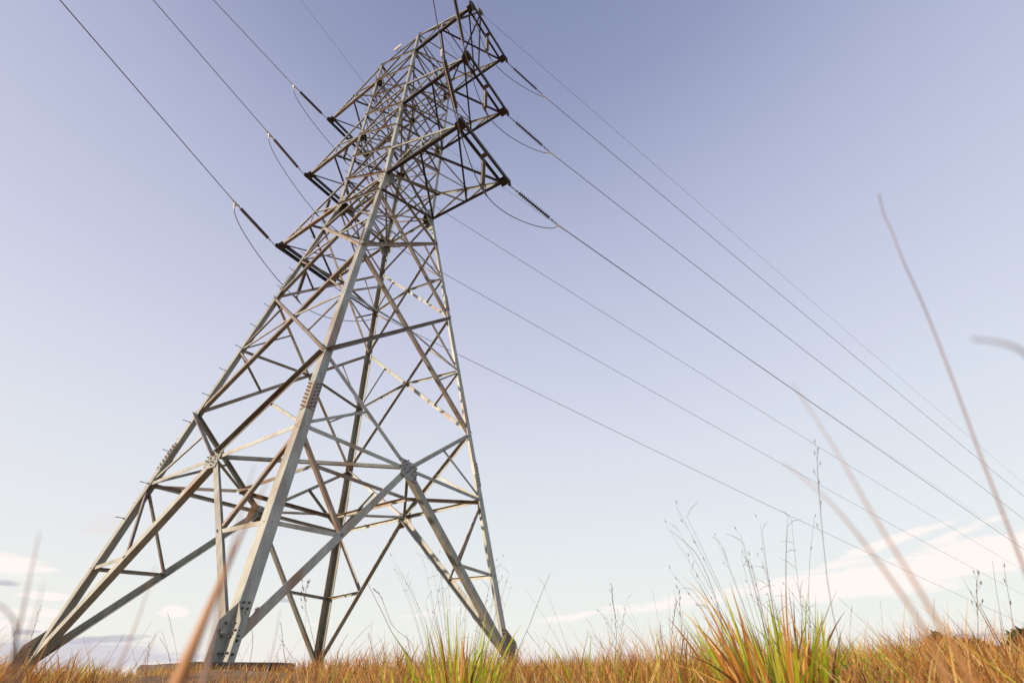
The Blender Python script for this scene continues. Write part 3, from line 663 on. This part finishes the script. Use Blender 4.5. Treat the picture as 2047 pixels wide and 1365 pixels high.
# big tufts, each a thing of its own
def tuft(px, dist, n, hgt, rad, green, label, wid=.010, spread=.5, stalks=0, st_h=1.4, lean_az=0.0, lean_k=0.0):
    d = ray(px, 1350); a = math.atan2(d.x, d.y); x0, y0 = dist * math.sin(a), dist * math.cos(a); z0 = float(ground_z(x0, y0))
    root = empty('grass_tuft', V3((x0, y0, z0)), label, 'grass tuft')
    th = rng.uniform(0, 6.28, n); rr = rad * np.sqrt(rng.random(n)); x = x0 + rr * np.cos(th); y = y0 + rr * np.sin(th)
    h = hgt * rng.uniform(.45, 1.0, n) * (1 - .35 * rr / rad)
    laz = np.pi / 2 - th + rng.normal(0, .6, n); lean = (rr / rad) * spread + rng.uniform(0, .12, n)
    c = straw(n, 0) * 1.12; g = rng.random(n) < green; c[g] = GREEN[rng.integers(0, 4, g.sum())] * rng.uniform(.85, 1.15, (g.sum(), 1))
    yaw = rng.normal(0, .7, n); bent = rng.random(n) < .22
    ob = blades('leaf_blades', x, y, ground_z(x, y) - .01, h * np.where(bent, .8, 1), wid * rng.uniform(.35, 1.3, n), lean, laz, np.where(bent, rng.uniform(.7, 1.5, n), rng.uniform(0, .3, n)), c, 8, GRASS, True, V3((x0, y0, z0)), yaw)
    ob.location = (0, 0, 0); ob.parent = root
    if stalks:
        m = MB((x0, y0, z0))
        for i in range(stalks):
            t = random.uniform(0, 6.28); q = rad * random.random() * .8; h_ = hgt * st_h * random.uniform(.7, 1.05)
            stalk_mesh(m, curve_pts(x0 + q * math.cos(t), y0 + q * math.sin(t), h_, math.cos(t) * .45 - .12, math.sin(t) * .6, random.uniform(.0, .5)), .0012, .0004, random.choice((0, 2, 4)), .03, .014)
            pp = curve_pts(x0 + q * math.cos(t), y0 + q * math.sin(t), h_ * .96, math.cos(t) * .45 - .12, math.sin(t) * .6, random.uniform(.1, .4))
            for j in range(random.choice((1, 2, 3))):
                p_ = pp[-1 - j]; d_ = V3((random.uniform(-1, 1), random.uniform(-.6, .6), random.uniform(.0, .9))).normalized()
                m.tube([p_, p_ + d_ * .03 + kk * .008, p_ + d_ * random.uniform(.05, .08)], [.0005, .0009, .0003], 4)
            m.tube(pp, [.0012 - .0008 * j / (len(pp) - 1) for j in range(len(pp))], 4)
        m.build('seed_stalks', DRYD, root)
    return root
tuft(1545, 2.35, 250, .70, .14, .40, 'large tuft of broad orange and green leaves with tall bare seed stalks', .019, .30, 12, 1.14)
tuft(1640, 2.45, 34, .60, .05, .35, 'upright tuft of few broad leaves just right of the largest tuft', .020, .16, 2, 1.1)
tuft(918, 2.8, 210, .66, .14, .55, 'bright green and orange tuft in front of the right tower leg base', .014, .28, 16, 1.18)
tuft(1180, 3.0, 110, .52, .14, .3, 'medium orange tuft with a few green leaves, right of the tower', .012, .40, 2, 1.2)
tuft(1330, 3.4, 170, .50, .24, .08, 'brown bushy tuft left of the largest tuft', .010, .35, 2, 1.2)
tuft(1250, 2.9, 70, .42, .14, .4, 'low mixed green tuft between two brown tufts', .012, .5, 2, 1.3)
tuft(800, 2.7, 34, .46, .10, .55, 'small green tuft left of the bright green tuft', .016, .4, 2, 1.3)
tuft(655, 3.1, 26, .38, .10, .35, 'sparse low tuft beneath the rear tower leg', .012, .3, 0)
tuft(1735, 2.6, 40, .42, .14, .12, 'low tuft with lime green leaves between blurred stems', .013, .45, 2, 1.3)

# foreground leaves and stems, out of focus close to the lens; each a thing of its own
def leaf_path(pts, w0, w1, name, label, color, wmid=None, seeds=0, kind='leaf'):
    K = .95; w0 *= K * .7; w1 *= K; wmid = wmid and wmid * K * .66
    P = [at(p[0], p[1], p[2] * K) for p in pts]
    # carry the stem down to the ground beneath the frame
    d = (P[0] - P[1]).normalized(); d = (d + V3((0, 0, -.35))).normalized(); k = max(.02, (P[0].z - float(ground_z(P[0].x, P[0].y))) / max(.2, -d.z)); base = P[0] + d * k
    P = [base, P[0] + d * k * .66, P[0] + d * k * .33] + P
    # smooth (Catmull-Rom)
    out = []
    for i in range(len(P) - 1):
        p0 = P[max(0, i - 1)]; p1 = P[i]; p2 = P[i + 1]; p3 = P[min(len(P) - 1, i + 2)]
        for j in range(8):
            t = j / 8; out.append(.5 * ((2 * p1) + (p2 - p0) * t + (2 * p0 - 5 * p1 + 4 * p2 - p3) * t * t + (3 * p1 - p0 - 3 * p2 + p3) * t**3))
    out.append(P[-1]); n = len(out)
    m = MB(base); vs = []
    for i, p in enumerate(out):
        f = i / (n - 1); wd = w0 * (1 - f) + w1 * f
        if wmid: wd = w0 + (wmid - w0) * min(1, f * 2.5) if f < .4 else wmid + (w1 - wmid) * ((f - .4) / .6) ** .7
        t = (out[min(i + 1, n - 1)] - out[max(i - 1, 0)]).normalized(); view = (p - EYE).normalized(); s_ = t.cross(view).normalized(); s_ = (s_ + view * .35).normalized(); nn = s_.cross(t)
        vs += [p - s_ * wd / 2, p + nn * wd * .22, p + s_ * wd / 2, p + nn * wd * .13]
    fs = []
    for i in range(n - 1):
        for k in range(4): fs.append((i * 4 + k, i * 4 + (k + 1) % 4, (i + 1) * 4 + (k + 1) % 4, (i + 1) * 4 + k))
    fs += [(3, 2, 1, 0), tuple((n - 1) * 4 + k for k in range(4))]
    m.add(vs, fs)
    me_mat = noise_mat(name + '_' + kind + '_skin', tuple(c * .8 for c in color), color, 25, .6, 0, tuple(c * .45 for c in color), 9, 0, (.5, .75))
    o = m.build(name, me_mat, None, True); tag(o, label, 'grass leaf'); return o, out
OR = (.40, .19, .065); MV = (.27, .17, .13); BR = (.34, .165, .06)
leaf_path([(345, 1390, .42), (395, 1270, .42), (440, 1165, .43), (487, 1060, .45), (535, 960, .47)], .017, .0006, 'grass_leaf', 'thick blurred orange leaf slanting across the near leg of the tower', OR, .017)
leaf_path([(400, 1390, .40), (430, 1250, .41), (452, 1140, .42), (478, 1040, .44), (508, 930, .47)], .008, .0005, 'grass_leaf', 'faint blurred mauve leaf tip just left of the near tower leg', MV, .006)
leaf_path([(12, 1370, .55), (35, 1270, .55), (58, 1160, .56), (80, 1060, .58)], .006, .0005, 'grass_leaf', 'blurred mauve stem at the left edge reaching highest', MV)
leaf_path([(30, 1365, .50), (52, 1280, .50), (72, 1225, .51), (87, 1165, .52)], .004, .0004, 'grass_leaf', 'short blurred stem beside the tallest one at the left edge', MV)
leaf_path([(35, 1375, .45), (33, 1300, .45), (28, 1240, .45), (-5, 1205, .46)], .004, .001, 'grass_leaf', 'blurred stem bending over to the left frame edge', MV)
leaf_path([(215, 1380, .6), (255, 1290, .6), (285, 1210, .61), (312, 1130, .63)], .005, .0004, 'grass_leaf', 'blurred slanting brown stem between the two left tower legs', BR)
leaf_path([(260, 1380, .9), (290, 1320, .9), (312, 1265, .92)], .006, .0006, 'grass_leaf', 'short blurred rust coloured stem between the two left tower legs', BR)
leaf_path([(520, 1380, .9), (545, 1300, .92), (560, 1220, .95)], .005, .0005, 'grass_leaf', 'faint blurred stem right of the near tower foot', MV)
leaf_path([(1905, 1390, .42), (1860, 1280, .43), (1790, 1170, .45), (1700, 1050, .48), (1640, 985, .50), (1565, 925, .52)], .009, .0006, 'grass_leaf', 'blurred brown stem arching left, lower of the crossing pair at right', BR, .005)
leaf_path([(1960, 1390, .42), (1885, 1260, .43), (1820, 1150, .45), (1740, 1020, .47), (1665, 890, .50), (1583, 765, .53)], .010, .0006, 'grass_leaf', 'blurred brown stem arching left, upper of the crossing pair at right', BR, .005)
leaf_path([(2110, 1300, .62), (2030, 1090, .63), (1960, 910, .65), (1905, 760, .67), (1850, 620, .70), (1805, 520, .72), (1780, 455, .74), (1768, 432, .75), (1757, 388, .75)], .0042, .0010, 'grass_leaf', 'tall slender blurred stem with forked tip at the right, topmost stem', MV, .0032)
leaf_path([(2160, 900, .40), (2100, 770, .40), (2047, 705, .40), (2000, 685, .40), (1940, 677, .40)], .006, .0012, 'grass_leaf', 'blurred grey leaf tip curving in from the right frame edge', (.26, .25, .30))
# seeds on that stalk
# distinct thin stalks that rise over the field
def lone(pts, label, r0=.0018, r1=.0009, seeds=0, mat=DRYD, spread=.014, sl=.018):
    P = [at(*p) for p in pts]; b = V3((P[0].x, P[0].y, float(ground_z(P[0].x, P[0].y)) - .01))
    P = ([b] if P[0].z > b.z else []) + P; out = []
    for i in range(len(P) - 1):
        p0 = P[max(0, i - 1)]; p1 = P[i]; p2 = P[i + 1]; p3 = P[min(len(P) - 1, i + 2)]
        for j in range(5):
            t = j / 5; out.append(.5 * ((2 * p1) + (p2 - p0) * t + (2 * p0 - 5 * p1 + 4 * p2 - p3) * t * t + (3 * p1 - p0 - 3 * p2 + p3) * t**3))
    out.append(P[-1]); m = MB(b); stalk_mesh(m, out, r0, r1, seeds, spread, sl); o = m.build('grass_stalk', mat); tag(o, label, 'grass stalk'); return o
lone([(845, 1365, 2.2), (790, 1275, 2.2), (765, 1225, 2.2), (735, 1165, 2.2)], 'leaning thin stalk left of the bright green tuft')
lone([(830, 1310, 2.4), (785, 1250, 2.4), (763, 1195, 2.4), (752, 1182, 2.4)], 'thin stalk ending in a dark narrow seed spike', .0009, .0011, 5, DRYD, .006, .016)
lone([(1030, 1330, 2.4), (1060, 1245, 2.4), (1085, 1180, 2.4), (1100, 1145, 2.4)], 'long straight thin stalk just right of the right tower foot')
lone([(1450, 1365, 2.1), (1440, 1230, 2.1), (1400, 1120, 2.1), (1365, 1080, 2.1), (1340, 1060, 2.1)], 'thin stalk arching left far above the large tuft', .0014, .0006)
lone([(1370, 1365, 2.6), (1362, 1250, 2.6), (1357, 1180, 2.6)], 'upright thin stalk with small dark heads left of the large tuft', .0013, .0007, 5)
lone([(1230, 1340, 2.8), (1232, 1260, 2.8), (1222, 1175, 2.8)], 'dark beaded seed stalk above the brown grass, leftmost of two', .0015, .0008, 16, DRYD, .012, .013)
lone([(1345, 1340, 2.8), (1343, 1270, 2.8), (1352, 1205, 2.8)], 'dark beaded seed stalk above the brown grass, nearer the large tuft', .0015, .0008, 14, DRYD, .012, .013)
lone([(632, 1330, 3.0), (622, 1260, 3.0), (610, 1210, 3.0), (612, 1172, 3.0)], 'drooping seed stalk between the near foot and the rear leg', .0013, .0007, 12, DRYD, .05, .02)
lone([(500, 1320, 3.2), (505, 1270, 3.2), (498, 1240, 3.2), (506, 1228, 3.2)], 'small dark branched seed head beside the near tower foot', .0014, .0008, 14, DRYD, .05, .018)
lone([(590, 1365, 1.9), (572, 1330, 1.9), (562, 1250, 1.9), (560, 1247, 1.9)], 'upright pale green blade right of the near tower foot', .0022, .0004, 0, DRY)
lone([(1960, 1330, 3.0), (1955, 1240, 3.0), (1952, 1160, 3.0)], 'thin branching seed stalk in the right field', .0013, .0007, 12, DRYD, .045, .016)
lone([(2030, 1330, 3.0), (2025, 1250, 3.0), (2008, 1140, 3.0)], 'thin leaning stalk nearest the right frame edge', .0012, .0006, 3)
lone([(1700, 1330, 1.8), (1680, 1290, 1.8), (1655, 1165, 1.8), (1636, 970, 1.8), (1634, 900, 1.8)], 'tall thin stalk with small dark seeds near the crossing stems', .0010, .0006, 8, DRYD, .03, .012)

# ------------------------------------------------------------------ far wood on the right horizon
n = 9000
a = np.radians(rng.uniform(36, 66, n)); r = rng.uniform(190, 230, n); x = r * np.sin(a); y = r * np.cos(a)
prof = 4.5 + 7.5 * np.clip((np.degrees(a) - 40) / 12, 0, 1) + 1.5 * np.sin(a * 60) + 1.0 * np.sin(a * 147 + 1)
z = ground_z(x, y) + rng.random(n) * prof
c = np.array([(.05, .06, .03)]) * rng.uniform(.5, 1.6, (n, 1))
o = blades('distant_wood', x, y, z, rng.uniform(.8, 2.0, n), rng.uniform(.8, 1.8, n), rng.uniform(0, .5, n), rng.uniform(0, 6.28, n), rng.uniform(0, .5, n), c, 3)
o['kind'] = 'stuff'; o['label'] = 'low dark line of distant trees on the right horizon'; o['category'] = 'wood'
